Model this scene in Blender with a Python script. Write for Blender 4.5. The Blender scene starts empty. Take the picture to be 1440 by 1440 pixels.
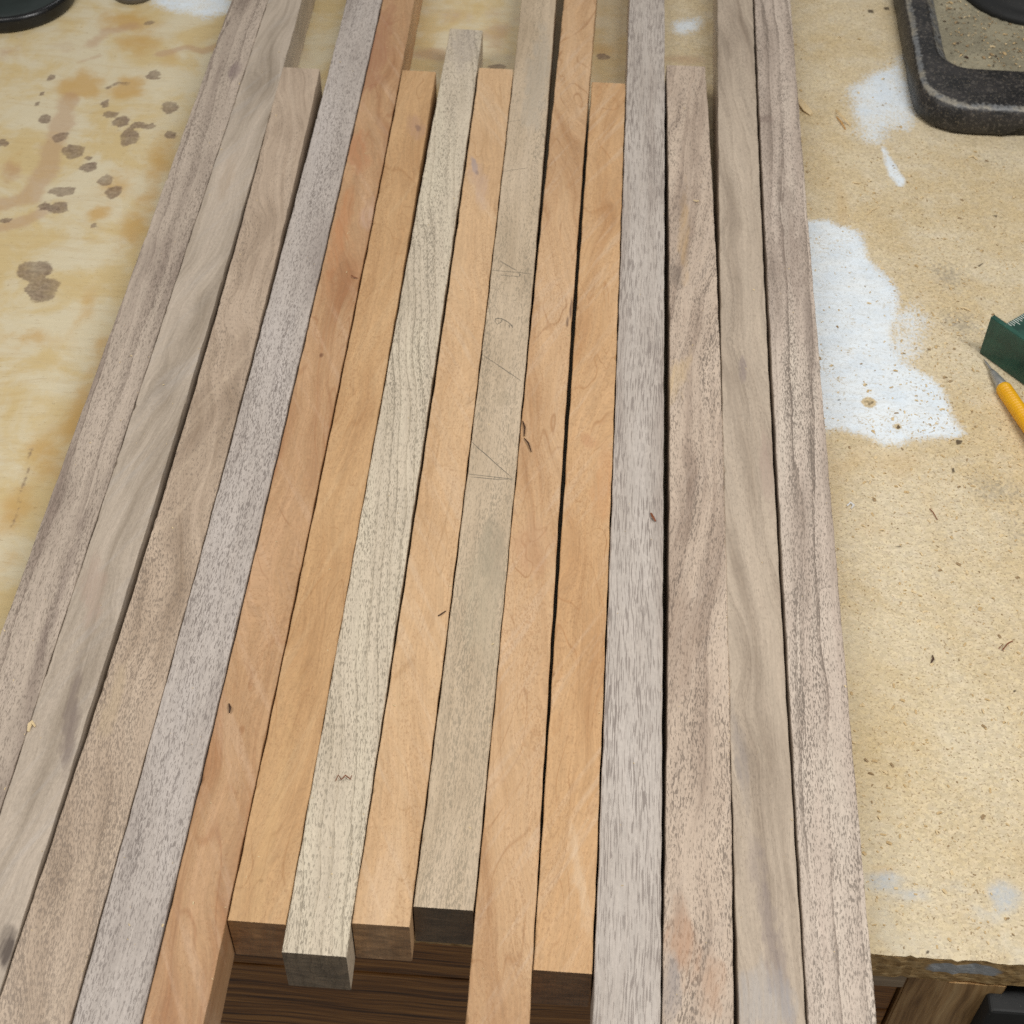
import bpy, bmesh, math, random
import numpy as np
from mathutils import Matrix, Vector

random.seed(7)
rng = np.random.default_rng(11)
S = bpy.context.scene
C = S.collection

# ------------------------------------------------------------------ camera, light, exposure
T = 0.0315                     # thickness of the strips: their tops lie at z = T, the bench top at z = 0
CAM_Z = T + 0.60
F_PX = 2200.0                  # focal length in photo pixels (1440 across)
ROT = np.array([[0.997483, 0.069497, 0.014082],
                [0.061259, -0.744538, -0.664764],
                [-0.035715, 0.663953, -0.746921]])   # rows: right, down, forward
cam_d = bpy.data.cameras.new('camera')
cam = bpy.data.objects.new('camera', cam_d)
C.objects.link(cam)
m = Matrix.Identity(4)
for i in range(3):
    m[i][0] = ROT[0][i]; m[i][1] = -ROT[1][i]; m[i][2] = -ROT[2][i]
m[2][3] = CAM_Z
cam.matrix_world = m
cam_d.sensor_width = 36.0
cam_d.lens = 36.0 * F_PX / 1440.0
cam_d.clip_start = 0.02
cam_d.clip_end = 50
cam_d.dof.use_dof = True
cam_d.dof.focus_distance = 0.76
cam_d.dof.aperture_fstop = 24
S.camera = cam

world = bpy.data.worlds.new('World')
S.world = world
world.use_nodes = True
bg = world.node_tree.nodes['Background']
bg.inputs[0].default_value = (1.0, 0.95, 0.88, 1)
bg.inputs[1].default_value = 0.175

def area(name, loc, target, sx, sy, power, col):
    d = bpy.data.lights.new(name, 'AREA')
    d.shape = 'RECTANGLE'; d.size = sx; d.size_y = sy; d.energy = power; d.color = col
    o = bpy.data.objects.new(name, d); C.objects.link(o)
    o.location = loc
    o.rotation_euler = (Vector(target) - Vector(loc)).to_track_quat('-Z', 'Y').to_euler()
    return o
# shop tube right of the strips, front to back; the left lamp is added fill
area('shop_or_fill_lamp', (0.55, 0.30, 1.15), (0.10, 0.48, 0.0), 0.14, 0.8, 10.0, (1.0, 0.985, 0.965))
area('shop_or_fill_lamp', (-0.60, 0.34, 1.15), (-0.10, 0.52, 0.0), 0.14, 0.8, 6.1, (1.0, 0.985, 0.965))
# unseen lamp added behind the bench to put sheen on the strips
area('shop_or_fill_lamp', (0.10, 2.25, 1.75), (0.0, 0.6, 0.0), 1.2, 0.14, 5.0, (0.94, 0.97, 1.0))
S.cycles.use_denoising = False
S.cycles.max_bounces = 5
S.cycles.diffuse_bounces = 3
S.cycles.glossy_bounces = 2

S.view_settings.view_transform = 'Standard'
S.view_settings.look = 'None'
S.view_settings.exposure = 0.0
S.view_settings.gamma = 1.0

# ------------------------------------------------------------------ helpers
def at(px, py, z):
    """photo pixel -> point on the horizontal plane at height z"""
    v = np.array([(px - 720) / F_PX, (py - 720) / F_PX, 1.0]) @ ROT
    k = (z - CAM_Z) / v[2]
    return Vector((v[0] * k, v[1] * k, z))

def at_y(px, py, Y):
    """photo pixel -> point on the upright plane at depth Y"""
    v = np.array([(px - 720) / F_PX, (py - 720) / F_PX, 1.0]) @ ROT
    k = Y / v[1]
    return Vector((v[0] * k, Y, CAM_Z + v[2] * k))

def lin(rgb):
    out = []
    for c in rgb:
        c = c / 255.0
        out.append(c / 12.92 if c <= 0.04045 else ((c + 0.055) / 1.055) ** 2.4)
    return (out[0], out[1], out[2], 1.0)

def tag(o, label=None, cat=None, group=None, kind=None):
    if label: o['label'] = label
    if cat: o['category'] = cat
    if group: o['group'] = group
    if kind: o['kind'] = kind
    return o

def obj(name, verts, faces, mat, parent=None, smooth=False, loc=None):
    me = bpy.data.meshes.new(name)
    me.from_pydata([tuple(v) for v in verts], [], faces)
    me.update()
    if mat: me.materials.append(mat)
    if smooth:
        me.polygons.foreach_set('use_smooth', [True] * len(me.polygons))
    o = bpy.data.objects.new(name, me)
    C.objects.link(o)
    if parent: o.parent = parent
    if loc is not None: o.location = loc
    return o

def bm_obj(name, bm, mat, parent=None, smooth=False):
    bmesh.ops.recalc_face_normals(bm, faces=bm.faces)
    me = bpy.data.meshes.new(name)
    bm.to_mesh(me); bm.free()
    if mat: me.materials.append(mat)
    if smooth:
        me.polygons.foreach_set('use_smooth', [True] * len(me.polygons))
    o = bpy.data.objects.new(name, me)
    C.objects.link(o)
    if parent: o.parent = parent
    return o

def empty(name, loc=(0, 0, 0)):
    o = bpy.data.objects.new(name, None); C.objects.link(o); o.location = loc
    o.empty_display_size = 0.02
    return o

def box_bm(x0, x1, y0, y1, z0, z1, bev=0.0, seg=2):
    bm = bmesh.new()
    bmesh.ops.create_cube(bm, size=1)
    for v in bm.verts:
        v.co = Vector(((x0 + x1) / 2 + v.co.x * (x1 - x0), (y0 + y1) / 2 + v.co.y * (y1 - y0), (z0 + z1) / 2 + v.co.z * (z1 - z0)))
    if bev > 0:
        bmesh.ops.bevel(bm, geom=bm.edges[:], offset=bev, segments=seg, affect='EDGES', profile=0.5)
    return bm

def lathe(profile, n=48, center=(0, 0, 0), axis=None):
    """profile: list of (radius, height) -> verts, faces"""
    vs, fs = [], []
    for r, h in profile:
        for k in range(n):
            a = 2 * math.pi * k / n
            vs.append(Vector((r * math.cos(a), r * math.sin(a), h)))
    for i in range(len(profile) - 1):
        for k in range(n):
            a, b = i * n + k, i * n + (k + 1) % n
            fs.append((a, b, b + n, a + n))
    fs.append(tuple(reversed(range(n))))
    fs.append(tuple(range((len(profile) - 1) * n, len(profile) * n)))
    if axis is not None:
        q = Vector((0, 0, 1)).rotation_difference(Vector(axis).normalized())
        vs = [q @ v for v in vs]
    c = Vector(center)
    return [v + c for v in vs], fs

# ------------------------------------------------------------------ node writing
class NT:
    def __init__(self, name):
        self.mat = bpy.data.materials.new(name)
        self.mat.use_nodes = True
        self.t = self.mat.node_tree
        self.n = self.t.nodes
        self.bsdf = self.n['Principled BSDF']
    def _in(self, sock, v):
        if isinstance(v, bpy.types.NodeSocket):
            self.t.links.new(v, sock)
        elif isinstance(v, (int, float)):
            try: sock.default_value = v
            except TypeError: sock.default_value = (v, v, v)
        else:
            v = tuple(v)
            if len(v) == 3 and sock.type == 'RGBA': v = v + (1.0,)
            if len(v) == 4 and sock.type == 'VECTOR': v = v[:3]
            sock.default_value = v
    def math(self, op, a, b=0.0, c=None, clamp=False):
        nd = self.n.new('ShaderNodeMath'); nd.operation = op; nd.use_clamp = clamp
        self._in(nd.inputs[0], a); self._in(nd.inputs[1], b)
        if c is not None: self._in(nd.inputs[2], c)
        return nd.outputs[0]
    def vmath(self, op, a, b=(0, 0, 0)):
        nd = self.n.new('ShaderNodeVectorMath'); nd.operation = op
        self._in(nd.inputs[0], a); self._in(nd.inputs[1], b)
        return nd.outputs['Value'] if op in ('LENGTH', 'DISTANCE', 'DOT_PRODUCT') else nd.outputs[0]
    def sep(self, v):
        nd = self.n.new('ShaderNodeSeparateXYZ'); self._in(nd.inputs[0], v); return nd.outputs
    def comb(self, x, y, z):
        nd = self.n.new('ShaderNodeCombineXYZ')
        for i, v in enumerate((x, y, z)): self._in(nd.inputs[i], v)
        return nd.outputs[0]
    def noise(self, vec, scale=1.0, detail=2.0, rough=0.5, dist=0.0, col=False):
        nd = self.n.new('ShaderNodeTexNoise')
        self._in(nd.inputs['Vector'], vec); self._in(nd.inputs['Scale'], scale)
        nd.inputs['Detail'].default_value = detail; nd.inputs['Roughness'].default_value = rough
        nd.inputs['Distortion'].default_value = dist
        return nd.outputs['Color'] if col else nd.outputs[0]
    def voro(self, vec, scale=1.0, col=True, rand=1.0):
        nd = self.n.new('ShaderNodeTexVoronoi')
        self._in(nd.inputs['Vector'], vec); nd.inputs['Scale'].default_value = scale
        nd.inputs['Randomness'].default_value = rand
        return nd.outputs['Color'] if col else nd.outputs['Distance']
    def step(self, v, lo, hi, o0=0.0, o1=1.0):
        nd = self.n.new('ShaderNodeMapRange'); nd.interpolation_type = 'SMOOTHSTEP'
        self._in(nd.inputs[0], v)
        for i, x in ((1, lo), (2, hi), (3, o0), (4, o1)): self._in(nd.inputs[i], x)
        return nd.outputs[0]
    def remap(self, v, lo, hi, o0=0.0, o1=1.0):
        nd = self.n.new('ShaderNodeMapRange')
        self._in(nd.inputs[0], v)
        for i, x in ((1, lo), (2, hi), (3, o0), (4, o1)): self._in(nd.inputs[i], x)
        return nd.outputs[0]
    def mix(self, f, a, b, mode='MIX'):
        nd = self.n.new('ShaderNodeMix'); nd.data_type = 'RGBA'; nd.blend_type = mode
        self._in(nd.inputs[0], f); self._in(nd.inputs[6], a); self._in(nd.inputs[7], b)
        return nd.outputs[2]
    def ramp(self, v, stops):
        nd = self.n.new('ShaderNodeValToRGB')
        cr = nd.color_ramp
        while len(cr.elements) < len(stops): cr.elements.new(0.5)
        for e, (p, c) in zip(cr.elements, stops):
            e.position = p; e.color = c
        self._in(nd.inputs[0], v)
        return nd.outputs[0]
    def attr(self, name):
        nd = self.n.new('ShaderNodeAttribute'); nd.attribute_name = name
        return nd.outputs['Fac']
    def coord(self, which='Object'):
        return self.n.new('ShaderNodeTexCoord').outputs[which]
    def bump(self, h, strength=0.5, dist=0.0003):
        nd = self.n.new('ShaderNodeBump')
        nd.inputs['Strength'].default_value = strength; nd.inputs['Distance'].default_value = dist
        self._in(nd.inputs['Height'], h)
        self.t.links.new(nd.outputs[0], self.bsdf.inputs['Normal'])
    def done(self, col, rough=0.5, spec=0.5, metal=0.0):
        self._in(self.bsdf.inputs['Base Color'], col)
        self._in(self.bsdf.inputs['Roughness'], rough)
        self._in(self.bsdf.inputs['Specular IOR Level'], spec)
        self._in(self.bsdf.inputs['Metallic'], metal)
        return self.mat

def wood(name, light, mid, dark, seed, slope=0.0, figure=0.006, ring=0.35, ring_n=14.0,
         pores=0.5, pore_col=(112, 98, 86), pore_len=0.8, pore_w=1.45, pore_fade=0.0, bands=1.0, swirl=0.0,
         sheen=0.0, sheen_col=(226, 205, 178), sheen_slope=0.5, rough=0.46, spots=(), gain=1.0, end=0.75):
    """solid (3-D) wood: grain runs along the strip's own Y axis; spots are knots and heart-wood stains at fixed places in the piece"""
    t = NT(name)
    P = t.coord('Object')
    Q = t.vmath('ADD', P, (seed * 0.731, seed * 1.37, seed * 0.417))
    x, y, z = t.sep(Q)[0:3]
    # the way the grain wanders
    w1 = t.noise(t.vmath('MULTIPLY', Q, (16, 5.5, 16)), 1.0, 2.0, 0.5)
    w2 = t.noise(t.vmath('MULTIPLY', Q, (60, 22, 60)), 1.0, 1.0, 0.5)
    gx = t.math('ADD', x, t.math('MULTIPLY', y, slope))
    gx = t.math('ADD', gx, t.math('MULTIPLY', t.math('SUBTRACT', w1, 0.5), figure * 6))
    gx = t.math('ADD', gx, t.math('MULTIPLY', t.math('SUBTRACT', w2, 0.5), figure * 0.9))
    G = t.comb(gx, y, z)
    big = t.noise(t.vmath('MULTIPLY', G, (80, 3.2, 45)), 1.0, 5.0, 0.66)
    fine = t.noise(t.vmath('MULTIPLY', G, (560, 20, 400)), 1.0, 4.0, 0.7)
    hair = t.noise(t.vmath('MULTIPLY', G, (1500, 70, 1500)), 1.0, 1.0, 0.6)
    patch = t.noise(t.vmath('MULTIPLY', Q, (32, 11, 32)), 1.0, 2.0, 0.5)
    d, m_, l = lin(dark), lin(mid), lin(light)
    v = t.math('ADD', t.math('MULTIPLY', t.math('SUBTRACT', big, 0.5), 1.0 * bands), 0.5)
    v = t.math('ADD', v, t.math('MULTIPLY', t.math('SUBTRACT', patch, 0.5), 0.55))
    col = t.ramp(v, [(0.24, d), (0.5, m_), (0.78, l)])
    # growth rings: a slow darkening that ends in a line
    rf = t.math('FRACT', t.math('ADD', t.math('MULTIPLY', gx, ring_n * 11.0), t.math('MULTIPLY', big, 2.2)))
    rl = t.math('POWER', rf, 5.0)
    rl = t.math('MULTIPLY', rl, t.step(t.noise(t.vmath('MULTIPLY', G, (110, 3, 80))), 0.34, 0.58))
    rl = t.math('MULTIPLY', rl, ring, clamp=True)
    col = t.mix(rl, col, d)
    if swirl > 0:      # thin wandering contour lines of plain-sawn faces
        sw = t.noise(t.vmath('MULTIPLY', Q, (30, 8.5, 30)), 1.0, 2.0, 0.5, 0.6)
        s2 = t.math('PINGPONG', t.math('MULTIPLY', sw, 9.0), 0.5)
        ln = t.step(s2, 0.075, 0.0)
        ln = t.math('MULTIPLY', ln, t.step(w2, 0.35, 0.65))
        col = t.mix(t.math('MULTIPLY', ln, swirl), col, d)
        s3 = t.math('FRACT', t.math('MULTIPLY', sw, 4.5))
        col = t.mix(t.math('MULTIPLY', t.math('SUBTRACT', s3, 0.5), swirl * 0.35, clamp=True), col, l)
    if sheen > 0:      # chatoyant sheen painted into the colour as flashes across the grain
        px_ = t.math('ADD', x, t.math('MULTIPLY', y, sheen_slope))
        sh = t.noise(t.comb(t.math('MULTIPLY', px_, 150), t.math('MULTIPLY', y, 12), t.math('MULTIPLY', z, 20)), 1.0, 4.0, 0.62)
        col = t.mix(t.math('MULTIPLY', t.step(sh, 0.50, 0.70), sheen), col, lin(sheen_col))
    # fine streaks
    k = t.math('ADD', t.math('MULTIPLY', t.math('SUBTRACT', fine, 0.5), 0.42), 1.0)
    k = t.math('MULTIPLY', k, t.math('ADD', t.math('MULTIPLY', t.math('SUBTRACT', hair, 0.5), 0.24), 1.0))
    col = t.mix(1.0, col, t.comb(k, k, k), 'MULTIPLY')
    # pores: short dashes lying along the grain
    GP = t.comb(t.math('ADD', t.math('MULTIPLY', gx, 0.5), t.math('MULTIPLY', x, 0.5)), y, z)
    p1 = t.noise(t.vmath('MULTIPLY', GP, (1900 * pore_w, 360 / pore_len, 1600)), 1.0, 1.0, 0.4)
    p2 = t.noise(t.vmath('MULTIPLY', GP, (1350 * pore_w, 230 / pore_len, 1200)), 1.0, 0.0, 0.4)
    area_ = t.noise(t.vmath('MULTIPLY', G, (120, 9, 80)), 1.0, 2.0, 0.5)
    th = t.remap(area_, 0.3, 0.7, 0.70 - 0.06 * pores, 0.60 - 0.06 * pores)
    th = t.math('SUBTRACT', th, t.math('MULTIPLY', rl, 0.16))
    if pore_fade != 0.0:
        th = t.math('ADD', th, t.math('MULTIPLY', t.sep(P)[1], pore_fade))
    m1 = t.step(t.math('SUBTRACT', p1, th), 0.0, 0.05)
    m2 = t.step(t.math('SUBTRACT', p2, t.math('ADD', th, 0.045)), 0.0, 0.05)
    pm = t.math('MAXIMUM', m1, m2)
    pm = t.math('MULTIPLY', pm, t.remap(p2 if False else area_, 0.3, 0.7, min(1.0, pores * 0.9), min(1.0, pores * 1.5)), clamp=True)
    col = t.mix(t.math('MULTIPLY', pm, 0.85), col, lin(pore_col))
    fuzz = t.noise(t.vmath('MULTIPLY', G, (850, 380, 850)), 1.0, 3.0, 0.75)
    kf = t.math('ADD', t.math('MULTIPLY', t.math('SUBTRACT', fuzz, 0.5), 0.46), 1.0)
    col = t.mix(1.0, col, t.comb(kf, kf, kf), 'MULTIPLY')
    wob = t.noise(t.vmath('MULTIPLY', Q, (140, 60, 140)), 1.0, 3.0, 0.6, col=True) if spots else None
    for (cx, cy, rx, ry, ang, c, st, soft) in spots:
        ca, sa = math.cos(ang), math.sin(ang)
        L = t.vmath('SUBTRACT', P, (cx, cy, 0))
        L = t.vmath('ADD', L, t.vmath('MULTIPLY', t.vmath('SUBTRACT', wob, (0.5, 0.5, 0.5)), (rx * 2.2, ry * 2.0, 0)))
        lx, ly, _ = t.sep(L)[0:3]
        u = t.math('DIVIDE', t.math('ADD', t.math('MULTIPLY', lx, ca), t.math('MULTIPLY', ly, sa)), rx)
        w = t.math('DIVIDE', t.math('SUBTRACT', t.math('MULTIPLY', ly, ca), t.math('MULTIPLY', lx, sa)), ry)
        r2 = t.math('ADD', t.math('MULTIPLY', u, u), t.math('MULTIPLY', w, w))
        mk = t.step(r2, 1.1 + soft, max(0.0, 0.8 - soft))
        mk = t.math('MULTIPLY', mk, t.remap(fine, 0.3, 0.65, 0.35, 1.1), clamp=True)
        cg = sum(c) / 3.0
        col = t.mix(t.math('MULTIPLY', mk, st), col, lin(tuple(min(255, (cg + (k - cg) * 0.82) * 1.05 + 3) for k in c)))
    if gain != 1.0:
        col = t.mix(1.0, col, (gain, gain, gain, 1), 'MULTIPLY')
    nrm = t.n.new('ShaderNodeNewGeometry').outputs['True Normal']
    ny_ = t.math('ABSOLUTE', t.sep(nrm)[1])
    rings = t.noise(t.vmath('MULTIPLY', t.vmath('ADD', Q, (0, 0, 0)), (70, 1, 300)), 1.0, 4.0, 0.65, 0.8)
    saw = t.noise(t.vmath('MULTIPLY', Q, (1500, 1, 70)), 1.0, 2.0, 0.6)
    eg = t.math('MULTIPLY', t.remap(rings, 0.3, 0.7, end * 0.6, end * 1.5), t.remap(saw, 0.3, 0.7, 0.90, 1.12))
    eg = t.mix(t.step(ny_, 0.6, 0.8), (1, 1, 1, 1), t.comb(eg, t.math('MULTIPLY', eg, 0.93), t.math('MULTIPLY', eg, 0.84)))
    col = t.mix(1.0, col, eg, 'MULTIPLY')
    # saw and planer relief
    h = t.math('SUBTRACT', t.math('MULTIPLY', fine, 0.35), t.math('MULTIPLY', pm, 0.8))
    h = t.math('ADD', h, t.math('MULTIPLY', hair, 0.15))
    t.bump(h, 0.45, 0.00025)
    rr = t.math('ADD', rough, t.math('MULTIPLY', t.math('SUBTRACT', fine, 0.5), 0.15))
    return t.done(col, rr, 0.45)

# ------------------------------------------------------------------ workbench
FRONT = 0.3187          # the bench top's front edge
def P_y(t, P):
    return t.sep(P)[1]
def bench_material():
    t = NT('particle_board')
    P = t.coord('Object')
    paint, blot, amber, rose, left, smudge, hole = [t.attr(a) for a in ('paint', 'blot', 'amber', 'rose', 'left', 'smudge', 'hole')]
    smear = t.attr('smear')
    n_lo = t.noise(P, 14.0, 4.0, 0.6)
    n_mid = t.noise(P, 55.0, 4.0, 0.6)
    n_hi = t.noise(P, 420.0, 2.0, 0.6)
    n_x = t.noise(t.vmath('ADD', P, (3.1, 1.7, 0)), 900.0, 1.0, 0.5)
    flake = t.voro(t.vmath('MULTIPLY', t.vmath('ADD', P, t.vmath('MULTIPLY', t.noise(P, 300.0, 1.0, 0.5, col=True), (0.003, 0.003, 0))), (1.0, 1.35, 1.0)), 620.0)
    fr, fg, fb = t.sep(flake)[0:3]
    base = t.mix(t.step(n_lo, 0.36, 0.64), lin((218, 202, 170)), lin((209, 188, 148)))
    base = t.mix(t.step(n_mid, 0.45, 0.7, 0.0, 0.35), base, lin((222, 212, 190)))
    # flakes
    kk = t.math('ADD', 0.86, t.math('MULTIPLY', fr, 0.26))
    basep = t.mix(1.0, base, t.comb(kk, kk, t.math('MULTIPLY', kk, t.math('ADD', 0.96, t.math('MULTIPLY', fg, 0.06)))), 'MULTIPLY')
    spk = t.step(n_x, 0.54, 0.66)
    spk = t.math('MULTIPLY', spk, t.step(n_hi, 0.42, 0.60))
    basep = t.mix(t.math('MULTIPLY', spk, 0.62), basep, lin((122, 92, 55)))
    lsp = t.step(t.noise(t.vmath('ADD', P, (7.7, 2.2, 0)), 750.0, 1.0, 0.5), 0.64, 0.72)
    basep = t.mix(t.math('MULTIPLY', lsp, 0.55), basep, lin((238, 222, 190)))
    # the left end is smoother, sealed board
    lo2 = t.noise(t.vmath('ADD', P, (1.3, 5.2, 0)), 22.0, 5.0, 0.62, 0.4)
    sm = t.mix(t.step(lo2, 0.40, 0.62), lin((218, 205, 173)), lin((211, 188, 138)))
    sm = t.mix(t.step(n_mid, 0.5, 0.75, 0.0, 0.5), sm, lin((221, 211, 184)))
    warp0 = t.vmath('ADD', P, t.vmath('MULTIPLY', t.noise(P, 12.0, 2.0, 0.5, col=True), (0.03, 0.03, 0)))
    streak = t.noise(t.vmath('MULTIPLY', P, (45, 330, 1)), 1.0, 3.0, 0.6)
    k2 = t.math('ADD', 0.93, t.math('MULTIPLY', streak, 0.14))
    sm = t.mix(1.0, sm, t.comb(k2, k2, k2), 'MULTIPLY')
    dsh = t.step(t.noise(t.vmath('MULTIPLY', warp0, (110, 800, 1)), 1.0, 2.0, 0.6), 0.62, 0.70)
    sm = t.mix(t.math('MULTIPLY', dsh, 0.28), sm, lin((156, 128, 86)))
    gl = t.noise(t.vmath('MULTIPLY', warp0, (14, 170, 1)), 1.0, 4.0, 0.65)
    sm = t.mix(t.step(gl, 0.50, 0.66, 0.0, 0.18), sm, lin((190, 158, 104)))
    sp2 = t.math('MULTIPLY', t.step(t.noise(t.vmath('MULTIPLY', P, (260, 420, 1)), 1.0, 2.0, 0.6), 0.66, 0.76), 0.45)
    sm = t.mix(sp2, sm, lin((140, 112, 72)))
    col = t.mix(left, basep, sm)
    # amber varnish, rose stain
    am = t.step(t.math('ADD', amber, t.math('MULTIPLY', t.math('SUBTRACT', n_mid, 0.5), 1.1)), 0.16, 0.72)
    col = t.mix(t.math('MULTIPLY', am, t.math('ADD', 0.30, t.math('MULTIPLY', left, 0.46))), col, lin((200, 160, 92)))
    rs = t.step(t.math('ADD', rose, t.math('MULTIPLY', t.math('SUBTRACT', n_mid, 0.5), 1.2)), 0.18, 0.66)
    col = t.mix(t.math('MULTIPLY', rs, 0.52), col, lin((186, 150, 118)))
    # grey smudges (old glue and dirt)
    sg = t.step(t.math('ADD', smudge, t.math('MULTIPLY', t.math('SUBTRACT', n_hi, 0.5), 1.4)), 0.25, 0.95)
    col = t.mix(t.math('MULTIPLY', sg, 0.55), col, lin((138, 132, 120)))
    sme = t.step(t.math('ADD', smear, t.math('MULTIPLY', t.math('SUBTRACT', n_mid, 0.5), 0.9)), 0.2, 0.9)
    sme = t.math('MULTIPLY', sme, t.remap(n_hi, 0.3, 0.7, 0.45, 0.85))
    col = t.mix(sme, col, t.mix(t.step(P_y(t, P), 0.010, 0.035), lin((220, 214, 196)), lin((190, 198, 204))))
    # white paint with worn, scratchy rim
    warp = t.vmath('ADD', P, t.vmath('MULTIPLY', t.noise(P, 160.0, 2.0, 0.5, col=True), (0.006, 0.006, 0)))
    scr = t.noise(t.vmath('MULTIPLY', warp, (620, 420, 1)), 1.0, 2.0, 0.6)
    scr2 = t.noise(t.vmath('MULTIPLY', warp, (330, 900, 1)), 1.0, 1.0, 0.6)
    pe = t.math('ADD', paint, t.math('MULTIPLY', t.math('SUBTRACT', n_mid, 0.5), 0.8))
    pe = t.math('ADD', pe, t.math('MULTIPLY', t.math('SUBTRACT', scr, 0.5), 1.3))
    pe = t.math('ADD', pe, t.math('MULTIPLY', t.math('SUBTRACT', n_lo, 0.5), 0.7))
    pk = t.step(pe, -0.12, 0.55)
    pk = t.math('MULTIPLY', pk, t.remap(t.noise(t.vmath('MULTIPLY', warp, (60, 300, 1)), 1.0, 3.0, 0.6), 0.3, 0.7, 0.78, 1.0))
    worn = t.step(t.noise(P, 38.0, 3.0, 0.6), 0.50, 0.66)
    sq_ = t.math('MAXIMUM', t.step(scr, 0.56, 0.66), t.step(scr2, 0.60, 0.68))
    pits = t.math('MULTIPLY', sq_, t.math('ADD', 0.08, t.math('MULTIPLY', worn, 0.55)))
    pk = t.math('MULTIPLY', pk, t.math('SUBTRACT', 1.0, pits))
    wcol = t.mix(t.step(n_mid, 0.35, 0.7), lin((240, 249, 255)), lin((228, 240, 250)))
    wcol = t.mix(t.math('MULTIPLY', sq_, 0.36), wcol, lin((176, 184, 188)))
    col = t.mix(pk, col, wcol)
    # dark spilled drops and nail holes
    ragged = t.noise(P, 260.0, 3.0, 0.65)
    bl = t.step(t.math('ADD', blot, t.math('MULTIPLY', t.math('SUBTRACT', ragged, 0.5), 1.1)), 0.26, 0.66)
    bcol = t.mix(t.step(n_hi, 0.4, 0.62), lin((112, 90, 75)), lin((142, 120, 102)))
    col = t.mix(t.math('MULTIPLY', bl, t.math('MULTIPLY', t.remap(n_mid, 0.35, 0.65, 0.62, 0.95), t.remap(streak, 0.3, 0.7, 0.78, 1.0))), col, bcol)
    hl = t.step(t.math('ADD', hole, t.math('MULTIPLY', t.math('SUBTRACT', ragged, 0.5), 0.6)), 0.45, 0.7)
    col = t.mix(t.math('MULTIPLY', hl, 0.85), col, lin((62, 46, 30)))
    h = t.math('ADD', t.math('MULTIPLY', fr, t.math('SUBTRACT', 1.0, left)), t.math('MULTIPLY', n_hi, 0.8))
    h = t.math('SUBTRACT', h, t.math('MULTIPLY', hl, 3.0))
    h = t.math('ADD', h, t.math('MULTIPLY', pk, 0.7))
    t.bump(h, 0.5, 0.00025)
    r = t.math('SUBTRACT', 0.62, t.math('MULTIPLY', left, 0.14))
    return t.done(col, r, 0.4)

def poly_sdf(X, Y, poly):
    """signed distance (m), positive inside"""
    d = np.full(X.shape, 1e9); inside = np.zeros(X.shape, bool)
    n = len(poly)
    for i in range(n):
        ax, ay = poly[i]; bx, by = poly[(i + 1) % n]
        ex, ey = bx - ax, by - ay
        tt = np.clip(((X - ax) * ex + (Y - ay) * ey) / (ex * ex + ey * ey + 1e-12), 0, 1)
        d = np.minimum(d, np.hypot(X - ax - tt * ex, Y - ay - tt * ey))
        c = ((ay > Y) != (by > Y)) & (X < (bx - ax) * (Y - ay) / (by - ay + 1e-15) + ax)
        inside ^= c
    return np.where(inside, d, -d)

bench = tag(empty('workbench', (0, FRONT, 0)), 'pale stained particle board workbench with white paint patches carrying the wood strips', 'workbench')

def grid_axis(lo, a, b, hi, fine, coarse):
    return np.unique(np.concatenate([np.arange(lo, a, coarse), np.arange(a, b, fine), np.arange(b, hi + 1e-6, coarse), [hi]]).round(5))
gx = grid_axis(-0.80, -0.475, 0.36, 0.70, 0.0025, 0.05)
gy = grid_axis(FRONT, FRONT, 1.14, 1.50, 0.0025, 0.05)
GX, GY = np.meshgrid(gx, gy)
nx, ny = len(gx), len(gy)

def pp(pts, z=0.0):
    return [tuple(at(a, b, z)[:2]) for a, b in pts]

A = {k: np.zeros(GX.shape) for k in ('blot', 'amber', 'rose', 'left', 'smudge', 'hole', 'smear')}
A['paint'] = np.full(GX.shape, -1.0)
def ellipse(layer, px, py, rx, ry, val=1.0, power=1.0, mode='max'):
    c = at(px, py, 0)
    ex = (at(px + rx, py, 0) - c).length; ey = (at(px, py + ry, 0) - c).length
    th_ = np.arctan2((GY - c.y) / ey, (GX - c.x) / ex)
    f1, f2, f3 = rng.uniform(0, 6.28, 3)
    r = np.sqrt(((GX - c.x) / ex) ** 2 + ((GY - c.y) / ey) ** 2) * (1 + 0.09 * np.sin(2 * th_ + f1) + 0.08 * np.sin(3 * th_ + f2) + 0.06 * np.sin(5 * th_ + f3))
    v = val * np.clip(1.5 - r ** power, 0, 1) if power > 1 else val * np.exp(-(r ** 2) * 0.9)
    A[layer] = np.maximum(A[layer], v)
def line_layer(layer, pts, w, val=1.0):
    w3 = pp(pts); d = np.full(GX.shape, 1e9)
    c = at(*pts[0], 0); ww = (at(pts[0][0] + w, pts[0][1], 0) - c).length
    for (ax, ay), (bx, by) in zip(w3[:-1], w3[1:]):
        ex, ey = bx - ax, by - ay
        tt = np.clip(((GX - ax) * ex + (GY - ay) * ey) / (ex * ex + ey * ey + 1e-12), 0, 1)
        d = np.minimum(d, np.hypot(GX - ax - tt * ex, GY - ay - tt * ey))
    A[layer] = np.maximum(A[layer], val * np.exp(-(d / ww) ** 2))
def paint_poly(pts, strength=1.0, off=0.0):
    s = poly_sdf(GX, GY, pp(pts)) / 0.010
    v = np.clip(s, -1, 1) * strength + off
    A['paint'] = np.maximum(A['paint'], np.where(s > -1, v, -1))

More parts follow.
